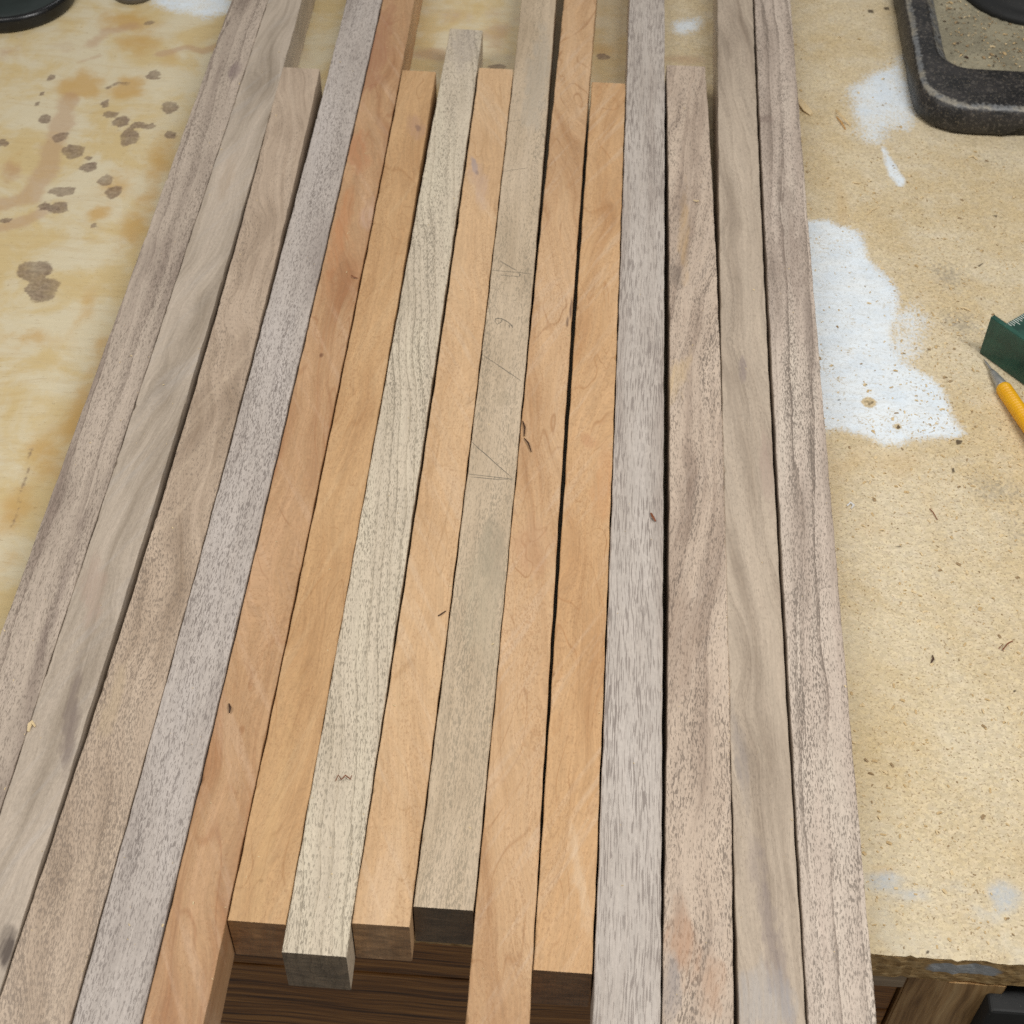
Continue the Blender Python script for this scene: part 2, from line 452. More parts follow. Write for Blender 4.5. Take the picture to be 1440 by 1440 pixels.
# white paint
paint_poly([(1100, 306), (1165, 306), (1182, 316), (1207, 322), (1222, 350), (1232, 372), (1258, 398), (1268, 420), (1270, 442),
            (1262, 465), (1262, 490), (1270, 508), (1290, 516), (1316, 528), (1328, 545), (1345, 588), (1358, 610), (1340, 617),
            (1282, 618), (1272, 627), (1250, 630), (1230, 623), (1212, 613), (1188, 608), (1100, 609)])
paint_poly([(1235, 425), (1290, 432), (1308, 450), (1302, 495), (1280, 520), (1240, 505)], 0.30, 0.0)
paint_poly([(1194, 118), (1215, 106), (1250, 86), (1275, 72), (1290, 150), (1282, 190), (1255, 182), (1240, 206), (1215, 202), (1200, 182), (1192, 150)], 0.45, 0.0)
paint_poly([(1236, 207), (1244, 204), (1258, 228), (1276, 254), (1273, 264), (1262, 263), (1247, 246)], 2.2)
paint_poly([(945, 28), (985, 24), (990, 44), (960, 52), (942, 46)], 0.6)
paint_poly([(205, -12), (330, -12), (330, 20), (285, 28), (240, 18), (212, 10)], 0.55)
for a in ((1300, 1322, 90, 30, .55), (1410, 1330, 60, 30, .55), (1240, 1300, 40, 40, .5), (1245, 1240, 34, 20, .8), (1280, 1258, 30, 12, .6), (1412, 1262, 22, 32, .95), (1395, 1290, 26, 20, .6), (1345, 1246, 30, 10, .45)):
    ellipse('smear', *a)
for a in ((1222, 566, 10, 8), (1262, 600, 6, 5)):
    c = at(a[0], a[1], 0); ex = (at(a[0] + a[2], a[1], 0) - c).length
    r = np.hypot(GX - c.x, GY - c.y) / ex
    A['paint'] = np.minimum(A['paint'], np.clip((r - 1.0) * 1.6, -1, 1) + 0.1)
# dark drops
for a in ((72, 109, 5, 4), (63, 167, 8, 7), (84, 193, 10, 7), (103, 213, 15, 10), (125, 235, 11, 7), (148, 254, 11, 7), (160, 270, 12, 8), (88, 269, 17, 7),
          (62, 290, 8, 5), (82, 292, 13, 9), (155, 161, 10, 5), (170, 171, 12, 7), (197, 176, 14, 4), (182, 193, 14, 11), (239, 151, 12, 8),
          (240, 190, 9, 5), (148, 146, 6, 5), (48, 381, 22, 15), (60, 407, 24, 15), (4, 201, 8, 5), (8, 310, 8, 3), (218, 103, 9, 4),
          (60, 132, 4, 3), (210, 32, 6, 3), (133, 317, 4, 3), (212, 178, 6, 5), (52, 146, 4, 3), (124, 222, 5, 3), (215, 108, 10, 4), (640, 92, 10, 4), (700, 94, 12, 4), (848, 80, 10, 4)):
    ellipse('blot', *a, val=1.0, power=2.0)
line_layer('blot', [(44, 630), (38, 665), (28, 700), (18, 740)], 4, 0.52)
line_layer('blot', [(150, 125), (166, 116), (180, 118)], 4, 0.7)
# amber varnish
for a in ((180, 30, 45, 16, .8), (195, 62, 35, 20, .6), (115, 121, 32, 18, 1.0), (178, 124, 24, 16, .95), (225, 225, 26, 45, .6), (165, 258, 34, 28, .6), (138, 300, 14, 14, .8),
          (195, 310, 26, 55, .6), (118, 440, 16, 40, .5), (112, 585, 30, 60, .75), (70, 640, 45, 40, .6), (25, 715, 30, 35, .6), (40, 475, 50, 18, .5), (140, 500, 16, 40, .6), (15, 790, 20, 25, .4),
          (240, 85, 22, 22, .4), (20, 230, 20, 30, .4), (345, 60, 20, 30, .3), (850, 70, 30, 12, .5), (850, 110, 30, 10, .35),
          (1183, 285, 11, 40, .6), (1160, 250, 18, 50, .35), (1190, 650, 40, 35, .6), (1265, 655, 45, 22, .6), (1180, 720, 22, 60, .4), (1305, 700, 14, 50, .45), (1225, 740, 50, 30, .35),
          (1240, 1220, 30, 12, .5), (1435, 1215, 14, 30, .5), (1300, 400, 40, 40, .3), (1215, 930, 40, 60, .25), (1340, 1000, 40, 30, .35), (1260, 1040, 26, 22, .3), (1400, 850, 40, 40, .25), (1330, 470, 40, 30, .35), (1120, 130, 40, 30, .3)):
    ellipse('amber', *a)
# rose stain
line_layer('rose', [(-20, 292), (40, 280), (65, 240), (82, 185), (98, 140)], 18, 0.9)
line_layer('rose', [(-20, 328), (30, 312), (55, 300)], 14, 0.7)
line_layer('rose', [(130, 62), (150, 45), (190, 36)], 14, 0.6)
line_layer('rose', [(225, 76), (262, 66), (285, 72), (310, 64)], 7, 0.9)
line_layer('rose', [(110, 88), (140, 78)], 6, 0.5)
for a in ((20, 75, 40, 20, .35), (95, 60, 30, 15, .35), (612, 76, 26, 9, .9), (702, 45, 28, 34, .55), (690, 72, 30, 14, .4), (640, 22, 26, 20, .4), (15, 245, 16, 26, .5), (430, 75, 18, 30, .3), (960, 84, 40, 8, .6), (920, 60, 25, 8, .3)):
    ellipse('rose', *a)
# grime
for a in ((1335, 388, 34, 22, .7), (1350, 455, 30, 22, .75), (1400, 690, 46, 30, .65), (1430, 745, 30, 40, .5), (1330, 760, 40, 30, .3), (1335, 1020, 30, 20, .3), (1345, 1145, 30, 18, .35), (1270, 390, 20, 20, .3), (1235, 180, 20, 16, .4), (1260, 1250, 50, 20, .3), (1410, 1270, 25, 25, .45),
          (1300, 600, 30, 12, .3), (1400, 230, 60, 30, .35)):
    ellipse('smudge', *a)
for a in ((1222, 566, 8, 6, .62), (1263, 601, 5, 4, 1.0), (1348, 621, 6, 5, .9), (1340, 661, 5, 5, .8), (1263, 769, 5, 3, .7), (1376, 374, 3, 3, .8), (1383, 371, 4, 2, .7), (1400, 304, 5, 3, .8),
          (1225, 16, 7, 3, .8), (1246, 12, 5, 3, .8), (1304, 1337, 4, 3, .8), (1427, 973, 4, 3, .8), (1181, 563, 4, 3, .7), (1340, 1, 5, 4, .5)):
    ellipse('hole', a[0], a[1], a[2], a[3], a[4], 2.0)
A['left'] = 1.0 / (1.0 + np.exp((GX - 0.02 - 0.10 * (GY < 0.5)) / 0.02))

# mesh: the top face with its stains, then rim, front face and underside as one board
jit = np.zeros(nx)
for k in range(1, 40):
    jit += rng.normal() * 0.00010 * np.sin(gx * (60 + 61 * k) + rng.uniform(0, 6.28)) / math.sqrt(k) * 2
verts = [(GX[j, i], GY[j, i] + (jit[i] * 1.0 if j == 0 else (jit[i] * 0.3 if j == 1 else 0)) - FRONT, (-0.0007 + jit[i] * .4) if j == 0 else 0.0) for j in range(ny) for i in range(nx)]
faces = [(j * nx + i, j * nx + i + 1, (j + 1) * nx + i + 1, (j + 1) * nx + i) for j in range(ny - 1) for i in range(nx - 1)]
BM_BENCH = bench_material()
top = obj('bench_top', verts, faces, BM_BENCH, bench, True)
for k, arr in A.items():
    a = top.data.attributes.new(k, 'FLOAT', 'POINT')
    a.data.foreach_set('value', np.ascontiguousarray(arr.ravel(), dtype=np.float32))

def edge_mat():
    t = NT('board_edge')
    P = t.coord('Object')
    fl = t.noise(t.vmath('MULTIPLY', P, (150, 400, 420)), 1.0, 4.0, 0.65)
    col = t.ramp(fl, [(0.3, lin((140, 108, 66))), (0.5, lin((198, 164, 112))), (0.72, lin((226, 198, 150)))])
    sp = t.step(t.noise(t.vmath('MULTIPLY', P, (300, 300, 900)), 1.0, 1.0), 0.60, 0.68)
    col = t.mix(t.math('MULTIPLY', sp, 0.6), col, lin((86, 62, 36)))
    L = t.vmath('SUBTRACT', P, (0.1845, 0, -0.0088))
    lx, _, lz = t.sep(L)[0:3]
    pm = t.math('ADD', t.math('POWER', t.math('ABSOLUTE', t.math('DIVIDE', lx, 0.0155)), 4.0), t.math('POWER', t.math('ABSOLUTE', t.math('DIVIDE', lz, 0.0045)), 4.0))
    pm = t.math('ADD', pm, t.math('MULTIPLY', t.math('SUBTRACT', fl, 0.5), 2.0))
    col = t.mix(t.step(pm, 1.4, 0.6, 0.0, 0.8), col, lin((190, 203, 214)))
    t.bump(fl, 0.9, 0.0008)
    return t.done(col, 0.75, 0.25)
# front face, uneven like sawn particle board
fx = np.arange(-0.80, 0.7001, 0.003)
fz = [-0.0007, -0.002, -0.006, -0.010, -0.014, -0.018, -0.0205, -0.0215]
ej = np.interp(fx, gx, jit)
vs, fs = [], []
for r, zz in enumerate(fz):
    for i, xx in enumerate(fx):
        d = 0 if r == 0 else rng.normal() * 0.00022
        ins = 0.0004 if r == len(fz) - 1 else 0
        vs.append((xx, ej[i] + d + ins, zz + (ej[i] * .4 if r == 0 else rng.normal() * 0.0002)))
n = len(fx)
for r in range(len(fz) - 1):
    for i in range(n - 1):
        fs.append((r * n + i, (r + 1) * n + i, (r + 1) * n + i + 1, r * n + i + 1))
b0 = len(vs)
vs += [(-0.8, 1.5 - FRONT, -0.0215), (0.7, 1.5 - FRONT, -0.0215)]
fs.append(tuple((len(fz) - 1) * n + i for i in range(n)) + (b0 + 1, b0))
obj('front_edge', vs, fs, edge_mat(), bench, False)

def oak_mat(name, c0, c1, c2, seed, axis=0):
    t = NT(name)
    P = t.vmath('ADD', t.coord('Object'), (seed, seed * .7, seed * .3))
    w = t.noise(t.vmath('MULTIPLY', P, (9, 9, 9)), 1.0, 2.0)
    off = t.math('MULTIPLY', t.math('SUBTRACT', w, 0.5), 0.02)
    x, y, z = t.sep(P)[0:3]
    if axis == 0: V = t.comb(t.math('MULTIPLY', x, 14), t.math('MULTIPLY', y, 240), t.math('MULTIPLY', t.math('ADD', z, off), 400))
    else: V = t.comb(t.math('MULTIPLY', t.math('ADD', x, off), 260), t.math('MULTIPLY', y, 240), t.math('MULTIPLY', z, 14))
    g = t.noise(V, 1.0, 4.0, 0.6)
    col = t.ramp(g, [(0.34, lin(c0)), (0.5, lin(c1)), (0.66, lin(c2))])
    fine = t.noise(t.vmath('MULTIPLY', V, (4, 4, 4)), 1.0, 2.0)
    k = t.math('ADD', 0.8, t.math('MULTIPLY', fine, 0.4))
    col = t.mix(1.0, col, t.comb(k, k, k), 'MULTIPLY')
    t.bump(g, 0.4, 0.0004)
    return t.done(col, 0.5, 0.35)
OAK = oak_mat('oak', (84, 52, 20), (146, 98, 46), (182, 130, 68), 0.0)
RAIL = oak_mat('grey_rail', (150, 130, 106), (172, 150, 122), (190, 168, 140), 3.0)
LEGM = oak_mat('weathered_leg', (150, 114, 70), (194, 154, 102), (216, 180, 128), 5.0, 2)
# oak drawer fronts below the edge, the upper one 54 mm high
def bench_box(name, x0, x1, y0, y1, z0, z1, mat, bev):
    bm = box_bm(x0, x1, y0, y1, z0, z1, bev)
    return bm_obj(name, bm, mat, bench)
bench_box('drawer_front', -0.55, 0.1655, 0.010, 0.030, -0.0760, -0.0222, OAK, 0.0012)
bench_box('drawer_front', -0.55, 0.1655, 0.010, 0.030, -0.1500, -0.0772, OAK, 0.0012)
bench_box('rail', 0.060, 0.1645, 0.0035, 0.0097, -0.0385, -0.0222, RAIL, 0.0008)
bench_box('drawer_back', -0.56, 0.60, 0.034, 0.050, -0.20, -0.0225, RAIL, 0.001)
# leg: square post with a chamfered inner arris
zt, zb = -0.0218, -0.30
sec = [(0.1685, 0.033), (0.1685, 0.012), (0.1805, -0.0005), (0.2068, -0.0005), (0.2068, 0.033)]
bm = bmesh.new()
lo = [bm.verts.new((x, y, zb)) for x, y in sec]; hi = [bm.verts.new((x, y, zt)) for x, y in sec]
for i in range(len(sec)):
    bm.faces.new((lo[i], lo[(i + 1) % len(sec)], hi[(i + 1) % len(sec)], hi[i]))
bm.faces.new(hi); bm.faces.new(list(reversed(lo)))
bmesh.ops.bevel(bm, geom=[e for e in bm.edges if abs(e.verts[0].co.z - e.verts[1].co.z) > 0.1], offset=0.0008, segments=2, affect='EDGES')
bm_obj('leg', bm, LEGM, bench)

# ------------------------------------------------------------------ the strips
# left edge, right edge (x = c0 + c1*Y + c2*Y*Y), near end, far end
PIECES = [
    ([-0.26831, 0.0037, 0], [-0.23995, 0.00312, -0.00167], 0.215, 1.16),
    ([-0.23995, 0.00312, -0.00167], [-0.22206, 0.0305, -0.02231], 0.205, 1.13),
    ([-0.22828, 0.06385, -0.05296], [-0.1913, 0.03585, -0.03447], 0.200, 0.9275),
    ([-0.18708, 0.01642, -0.0116], [-0.15834, 0.00939, -0.00781], 0.190, 1.18),
    ([-0.15819, 0.01043, -0.00851], [-0.13407, 0.01257, -0.01161], 0.225, 1.15),
    ([-0.13445, 0.01585, -0.01394], [-0.10937, 0.01442, -0.01447], 0.2971, 0.9313),
    ([-0.10648, 0.00056, 0.00152], [-0.08019, 0.00483, -0.00563], 0.2849, 0.987),
    ([-0.08297, 0.01679, -0.01423], [-0.05764, 0.01191, -0.01076], 0.2997, 0.9387),
    ([-0.05704, 0.01144, -0.01062], [-0.03189, 0.01259, -0.01167], 0.3092, 1.14),
    ([-0.0276, -0.00496, 0.0066], [0.00093, -0.01761, 0.01429], 0.210, 1.17),
    ([-0.00236, -0.0024, 0.00321], [0.02023, 0.00546, -0.00459], 0.2849, 0.9285),
    ([0.02173, 0.00189, -0.0019], [0.04917, 0.00158, -0.0031], 0.195, 1.15),
    ([0.04441, 0.02593, -0.02234], [0.07178, 0.03345, -0.03059], 0.200, 0.9552),
    ([0.0827, -0.01201, 0.01418], [0.10963, -0.01162, 0.01277], 0.205, 1.16),
    ([0.10848, -0.00362, 0.0071], [0.13592, -0.00256, 0.00519], 0.190, 1.18),
]
def spot(px, py, rx_mm, ry_mm, c, st=0.8, ang=0.0, soft=0.7):
    return (px, py, rx_mm / 1000, ry_mm / 1000, ang, c, st, soft)

WAL, WALD = (176, 156, 141), (118, 95, 82)
LOOK = [
    dict(light=(202, 185, 168), mid=(187, 171, 154), dark=(138, 121, 109), pores=0.55, ring=0.8, ring_n=10, figure=0.003, slope=0.02, bands=0.9,
         spots=[spot(330, 100, 4, 12, (120, 98, 96), .75), spot(240, 470, 2.2, 55, (112, 92, 84), .6, -0.06), spot(90, 820, 2.5, 45, (118, 98, 88), .5)]),
    dict(light=(202, 186, 168), mid=(187, 172, 154), dark=(148, 133, 115), pores=0.12, ring=0.2, figure=0.009, slope=-0.08, sheen=0.35, sheen_col=(186, 178, 170), sheen_slope=-0.5, pore_fade=0.25,
         spots=[spot(100, 1010, 3.5, 30, (112, 94, 86), .7, 0.15), spot(8, 1335, 4, 9, (70, 55, 46), .9, 0.3), spot(130, 830, 5, 22, (168, 138, 118), .5, 0.2), spot(320, 250, 4, 22, (165, 140, 112), .5)]),
    dict(light=(202, 182, 160), mid=(190, 169, 147), dark=(153, 132, 111), pores=0.5, ring=0.35, figure=0.010, slope=0.12, pore_fade=0.22, ring_n=12, sheen=0.2, sheen_slope=-0.4,
         spots=[spot(330, 330, 4, 30, (160, 136, 116), .5), spot(160, 985, 4, 20, (194, 168, 130), .5)]),
    dict(light=(200, 190, 182), mid=(190, 179, 169), dark=(160, 148, 139), pores=0.75, ring=0.2, figure=0.003, pore_len=0.9, pore_col=(126, 115, 108), bands=0.8),
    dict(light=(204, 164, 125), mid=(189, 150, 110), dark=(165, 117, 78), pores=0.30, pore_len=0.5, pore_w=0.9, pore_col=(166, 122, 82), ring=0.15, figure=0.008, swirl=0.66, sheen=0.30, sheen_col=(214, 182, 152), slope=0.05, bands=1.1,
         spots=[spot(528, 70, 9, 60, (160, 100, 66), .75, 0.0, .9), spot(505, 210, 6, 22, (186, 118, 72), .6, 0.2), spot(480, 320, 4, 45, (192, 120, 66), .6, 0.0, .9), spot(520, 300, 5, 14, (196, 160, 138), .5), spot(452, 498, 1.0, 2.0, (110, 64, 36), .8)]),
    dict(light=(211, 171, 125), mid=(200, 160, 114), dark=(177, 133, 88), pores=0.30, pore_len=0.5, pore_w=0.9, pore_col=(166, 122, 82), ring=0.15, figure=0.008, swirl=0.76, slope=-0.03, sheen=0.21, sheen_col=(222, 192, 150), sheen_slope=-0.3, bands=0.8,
         spots=[spot(588, 180, 1.8, 4, (92, 66, 58), .95, 0.3, .5), spot(586, 178, 6, 12, (176, 132, 104), .6, 0.3, .8), spot(368, 1238, 0.9, 0.9, (120, 76, 34), .8), spot(380, 1170, 3, 80, (214, 170, 110), .3)]),
    dict(light=(220, 208, 183), mid=(210, 195, 172), dark=(183, 168, 144), end=0.45, pores=0.65, ring=0.85, ring_n=20, figure=0.0035, slope=0.10, pore_col=(138, 127, 109), bands=0.7, pore_len=0.9,
         spots=[spot(655, 60, 9, 30, (166, 152, 140), .5)]),
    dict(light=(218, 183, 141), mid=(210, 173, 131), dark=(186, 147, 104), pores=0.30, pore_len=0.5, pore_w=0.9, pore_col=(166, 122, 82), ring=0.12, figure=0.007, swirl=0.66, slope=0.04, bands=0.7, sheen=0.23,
         spots=[spot(667, 232, 2.0, 9, (150, 136, 138), .9, 0.2, .4), spot(671, 243, 1.2, 2.5, (86, 64, 66), .8, 0.2), spot(674, 255, 5, 22, (190, 158, 136), .6, 0.2, .9), spot(540, 1260, 5, 28, (222, 192, 158), .25, -0.1)]),
    dict(light=(210, 190, 164), mid=(199, 178, 150), dark=(167, 146, 118), end=0.30, pores=0.45, ring=0.2, figure=0.004, slope=-0.02, pore_col=(128, 118, 98), bands=0.6, pore_fade=0.14,
         spots=[spot(692, 780, 6, 22, (150, 134, 108), .7, 0.1, .9), spot(680, 850, 8, 40, (172, 156, 126), .5, 0.1, .9), spot(705, 560, 4, 6, (160, 140, 108), .4), spot(755, 110, 8, 60, (168, 160, 144), .5)]),
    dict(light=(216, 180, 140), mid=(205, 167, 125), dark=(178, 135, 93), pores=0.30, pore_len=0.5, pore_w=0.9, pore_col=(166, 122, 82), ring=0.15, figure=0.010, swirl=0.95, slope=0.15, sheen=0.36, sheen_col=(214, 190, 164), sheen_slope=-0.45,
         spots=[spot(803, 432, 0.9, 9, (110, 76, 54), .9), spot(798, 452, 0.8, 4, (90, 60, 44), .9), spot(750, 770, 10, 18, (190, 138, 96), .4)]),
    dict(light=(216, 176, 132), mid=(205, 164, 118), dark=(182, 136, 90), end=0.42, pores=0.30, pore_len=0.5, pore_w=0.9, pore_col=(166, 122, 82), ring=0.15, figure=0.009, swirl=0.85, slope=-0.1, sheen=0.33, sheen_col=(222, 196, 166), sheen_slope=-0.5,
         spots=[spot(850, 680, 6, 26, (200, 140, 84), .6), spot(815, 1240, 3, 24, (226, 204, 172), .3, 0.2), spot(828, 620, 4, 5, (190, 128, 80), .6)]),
    dict(light=(203, 193, 183), mid=(190, 179, 168), dark=(160, 146, 135), pores=0.78, ring=0.3, ring_n=20, figure=0.003, pore_len=3.4, pore_w=1.2, pore_col=(136, 124, 116), bands=0.9, slope=0.01),
    dict(light=(213, 194, 173), mid=(198, 178, 158), dark=(135, 113, 97), pores=0.65, ring=0.35, figure=0.007, slope=-0.10, bands=0.85, sheen=0.25, sheen_col=(186, 170, 156), sheen_slope=-0.4,
         spots=[spot(962, 330, 3, 40, (190, 152, 100), .6, 0.0, .9), spot(950, 385, 3, 12, (98, 84, 72), .6, 0.2), spot(955, 525, 5, 20, (204, 172, 124), .7, -0.25, .8), spot(960, 1325, 6, 16, (176, 126, 88), .7, 0.1, .8), spot(1000, 1385, 5, 14, (182, 142, 110), .7), spot(945, 1390, 4, 14, (140, 130, 126), .7), spot(960, 900, 9, 30, (142, 114, 92), .4)]),
    dict(light=(202, 185, 164), mid=(188, 171, 151), dark=(145, 128, 110), pores=0.25, ring=0.35, figure=0.006, slope=0.06, pore_fade=-0.12, bands=1.0, sheen=0.25, sheen_col=(194, 178, 156), sheen_slope=0.2,
         spots=[spot(1045, 520, 2, 10, (122, 104, 104), .6), spot(1080, 660, 4, 24, (164, 136, 120), .5), spot(1085, 1320, 4, 40, (122, 106, 104), .6, 0.15, .9), spot(1070, 1405, 12, 14, (162, 160, 160), .6), spot(1040, 1060, 3, 26, (126, 116, 112), .6, 0.1)]),
    dict(light=(215, 201, 184), mid=(202, 185, 169), dark=(147, 130, 116), pores=0.7, ring=0.95, ring_n=9, figure=0.0025, slope=-0.015, pore_len=0.7, pore_w=1.5, pore_col=(116, 104, 93), bands=0.8,
         spots=[spot(1078, 168, 5, 5, (128, 106, 92), .7), spot(1108, 330, 6, 60, (124, 102, 88), .55, 0.0, .9), spot(1140, 480, 3, 40, (122, 104, 92), .5)]),
]
LABELS = [
    'mauve walnut strip at the far left edge of the row, beside the stained bench',
    'smooth olive grey walnut strip, second from the left end of the row',
    'short walnut strip third from the left, far end stopping below its neighbours',
    'pale grey speckled walnut strip directly left of the reddish cherry strip',
    'reddish orange cherry strip, leftmost of the orange strips, overhanging the bench edge',
    'short golden cherry strip with a small dark knot near its far end',
    'pale grey speckled strip between two short orange strips, near end jutting out furthest',
    'orange strip with a purple grey streak near its far end',
    'pale greenish grey strip carrying pencil lines and numerals',
    'long pinkish orange strip right of the pencil marked strip',
    'short golden orange strip with pale diagonal flashes, rightmost of the orange strips',
    'cool grey strip with long dark pores, right beside the rightmost orange strip',
    'brown figured walnut strip with a golden swirl, its far end stopping short',
    'tan walnut strip with smoky streaks, second from the right end of the row',
    'speckled walnut strip with dark dotted grain lines, rightmost of the row, beside white paint',
]
STRIPS = []
NSEG = 260
for i, (cl, cr, y0, y1) in enumerate(PIECES):
    kk = dict(LOOK[i])
    cx = (np.polyval(cl[::-1], .6) + np.polyval(cr[::-1], .6)) / 2
    cy = (y0 + y1) / 2
    sp = []
    for (px, py, rx, ry, ang, c, st, soft) in kk.get('spots', []):
        p = at(px, py, T); sp.append((p.x - cx, p.y - cy, rx, ry, ang, c, st, soft))
    kk['spots'] = sp
    mat = wood('cherry' if i in (4, 5, 7, 9, 10) else ('pale_hardwood' if i in (6, 8) else 'walnut'), seed=i + 1.0, **kk)
    dz = rng.uniform(-0.0005, 0.0004)
    ph = rng.uniform(0, 6.28, 8)
    b = 0.00045
    vs, fs = [], []
    for s in range(NSEG + 1):
        Y = y0 + (y1 - y0) * s / NSEG
        xl = np.polyval(cl[::-1], Y) + 0.00012; xr = np.polyval(cr[::-1], Y) - 0.00012
        e1 = 0.00012 * (math.sin(Y * 90 + ph[0]) + math.sin(Y * 217 + ph[1])) ; e2 = 0.00012 * (math.sin(Y * 80 + ph[2]) + math.sin(Y * 251 + ph[3]))
        xl += max(e1, -0.0001); xr -= max(e2, -0.0001)
        zt_ = T + dz
        n1_ = rng.uniform(0.0003, 0.0011) if rng.random() < 0.022 else 0.00012 * abs(rng.normal())
        n2_ = rng.uniform(0.0003, 0.0011) if rng.random() < 0.022 else 0.00012 * abs(rng.normal())
        for (x_, z_) in ((xl + b, 0.0002), (xl, 0.0002 + b), (xl, zt_ - b - n1_), (xl + b * .3 + n1_ * .5, zt_ - b * .3 - n1_ * .4), (xl + b + n1_, zt_), (xr - b - n2_, zt_), (xr - b * .3 - n2_ * .5, zt_ - b * .3 - n2_ * .4), (xr, zt_ - b - n2_), (xr, 0.0002 + b), (xr - b, 0.0002)):
            vs.append((x_ - cx, Y - cy, z_))
    for s in range(NSEG):
        for k in range(10):
            a0 = s * 10 + k; a1 = s * 10 + (k + 1) % 10
            fs.append((a0, a0 + 10, a1 + 10, a1))
    fs.append(tuple(range(10))); fs.append(tuple(reversed(range(NSEG * 10, NSEG * 10 + 10))))
    # crisp saw cut, a hair off square
    skew = rng.normal() * 0.006
    nv = []
    for k, (x_, y_, z_) in enumerate(vs):
        if k < 10 or k >= NSEG * 10: y_ += x_ * skew
        nv.append((x_, y_, z_))
    o = obj('wood_strip', nv, fs, mat, loc=(cx, cy, 0))
    tag(o, LABELS[i], 'wood strip', 'sawn hardwood strips laid side by side on the bench')
    STRIPS.append((o, cx, cy, T + dz))

# ------------------------------------------------------------------ pencil marks on the ninth strip
def pencil_mat():
    t = NT('graphite')
    n_ = t.noise(t.coord('Object'), 1400.0, 2.0)
    return t.done(t.mix(n_, lin((92, 86, 76)), lin((140, 130, 112))), 0.5, 0.4)
PENCIL = pencil_mat()
def pencil(pts, w=0.00035):
    o9, cx, cy, z = STRIPS[8]
    P = [at(a, b_, z) for a, b_ in pts]
    vs, fs = [], []
    for k, p in enumerate(P):
        d = (P[min(k + 1, len(P) - 1)] - P[max(k - 1, 0)]); d.z = 0; d.normalize()
        nrm = Vector((-d.y, d.x, 0))
        ww = 1.35 * w * rng.uniform(0.75, 1.15) * (0.5 if k in (0, len(P) - 1) else 1)
        for s, zz in ((-1, 0.00002), (1, 0.00002), (0, 0.00007)):
            v = p + nrm * ww * s / 2
            vs.append((v.x - cx, v.y - cy, z + zz))
    for k in range(len(P) - 1):
        a0 = k * 3
        fs += [(a0, a0 + 2, a0 + 5, a0 + 3), (a0 + 2, a0 + 1, a0 + 4, a0 + 5)]
    o = obj('pencil_mark', vs, fs, PENCIL, o9)
    return o
def seg(a, b_, n_=6):
    return [(a[0] + (b_[0] - a[0]) * k / n_, a[1] + (b_[1] - a[1]) * k / n_ + rng.normal() * .25) for k in range(n_ + 1)]
pencil(seg((691, 380), (748, 385)), .00032)
pencil(seg((703, 367), (727, 381)), .0004)
pencil(seg((704, 387), (730, 389)) + [(731, 386), (729, 382)], .0004)
pencil([(697, 449), (700, 447), (706, 449), (704, 454), (699, 456), (696, 452), (697, 448), (705, 448), (713, 452), (718, 456), (721, 461)], .0004)
pencil([(721, 461), (720, 457), (716, 457), (717, 461)], .0004)
pencil(seg((678, 498), (733, 536)), .00035)
pencil(seg((664, 622), (720, 672)), .00038)
pencil(seg((660, 667), (722, 674)), .00038)
pencil(seg((660, 671), (721, 675)), .00030)
pencil(seg((707, 241), (742, 236)), .00026)
pencil(seg((712, 172), (735, 168)), .00025)

# ------------------------------------------------------------------ cast-iron tool base
def iron_mat():
    t = NT('worn_cast_iron')
    P = t.coord('Object')
    n1 = t.noise(P, 60.0, 4.0, 0.6); n2 = t.noise(P, 420.0, 3.0, 0.6)
    col = t.mix(t.step(n1, 0.35, 0.7), lin((26, 26, 27)), lin((54, 51, 50)))
    col = t.mix(t.math('MULTIPLY', t.step(n2, 0.52, 0.68), 0.55), col, lin((110, 104, 96)))
    dust = t.step(t.noise(P, 900.0, 2.0, 0.6), 0.62, 0.72)
    col = t.mix(t.math('MULTIPLY', dust, 0.45), col, lin((176, 160, 132)))
    w = t.attr('wear_lit')  # worn rim edge, and light on the inner slope put into the colour
    wk = t.step(t.math('ADD', w, t.math('MULTIPLY', t.math('SUBTRACT', n2, 0.5), 1.0)), 0.35, 0.75)
    col = t.mix(t.math('MULTIPLY', wk, 0.85), col, t.mix(t.step(n1, 0.45, 0.6), lin((128, 130, 131)), lin((158, 152, 138))))
    t.bump(t.math('ADD', n2, t.math('MULTIPLY', n1, 0.6)), 0.6, 0.0006)
    return t.done(col, 0.48, 0.5)
def dust_mat():
    t = NT('settled_sawdust')
    P = t.coord('Object')
    n1 = t.noise(P, 40.0, 3.0, 0.6); n2 = t.noise(P, 700.0, 3.0, 0.65); n3 = t.noise(P, 300.0, 3.0, 0.6)
    col = t.mix(t.step(n1, 0.35, 0.65), lin((142, 135, 114)), lin((164, 156, 132)))
    col = t.mix(t.step(n3, 0.52, 0.72, 0, 0.55), col, lin((98, 92, 80)))
    col = t.mix(t.step(n2, 0.58, 0.70, 0, 0.7), col, lin((206, 194, 164)))
    t.bump(t.math('ADD', n2, n3), 0.9, 0.0008)
    return t.done(col, 0.85, 0.2)
def black_mat(name, c=(16, 17, 17), rough=0.55):
    t = NT(name)
    P = t.coord('Object')
    n1 = t.noise(P, 120.0, 4.0, 0.6); n2 = t.noise(P, 900.0, 2.0)
    col = t.mix(n1, lin(c), lin(tuple(min(255, int(k * 1.5)) for k in c)))
    col = t.mix(t.step(n2, 0.66, 0.74, 0, 0.35), col, lin((120, 112, 98)))
    t.bump(n1, 0.3, 0.0004)
    return t.done(col, t.math('ADD', rough, t.math('MULTIPLY', n1, 0.2)), 0.5)
IRON, DUST, BLACK = iron_mat(), dust_mat(), black_mat('black_paint')

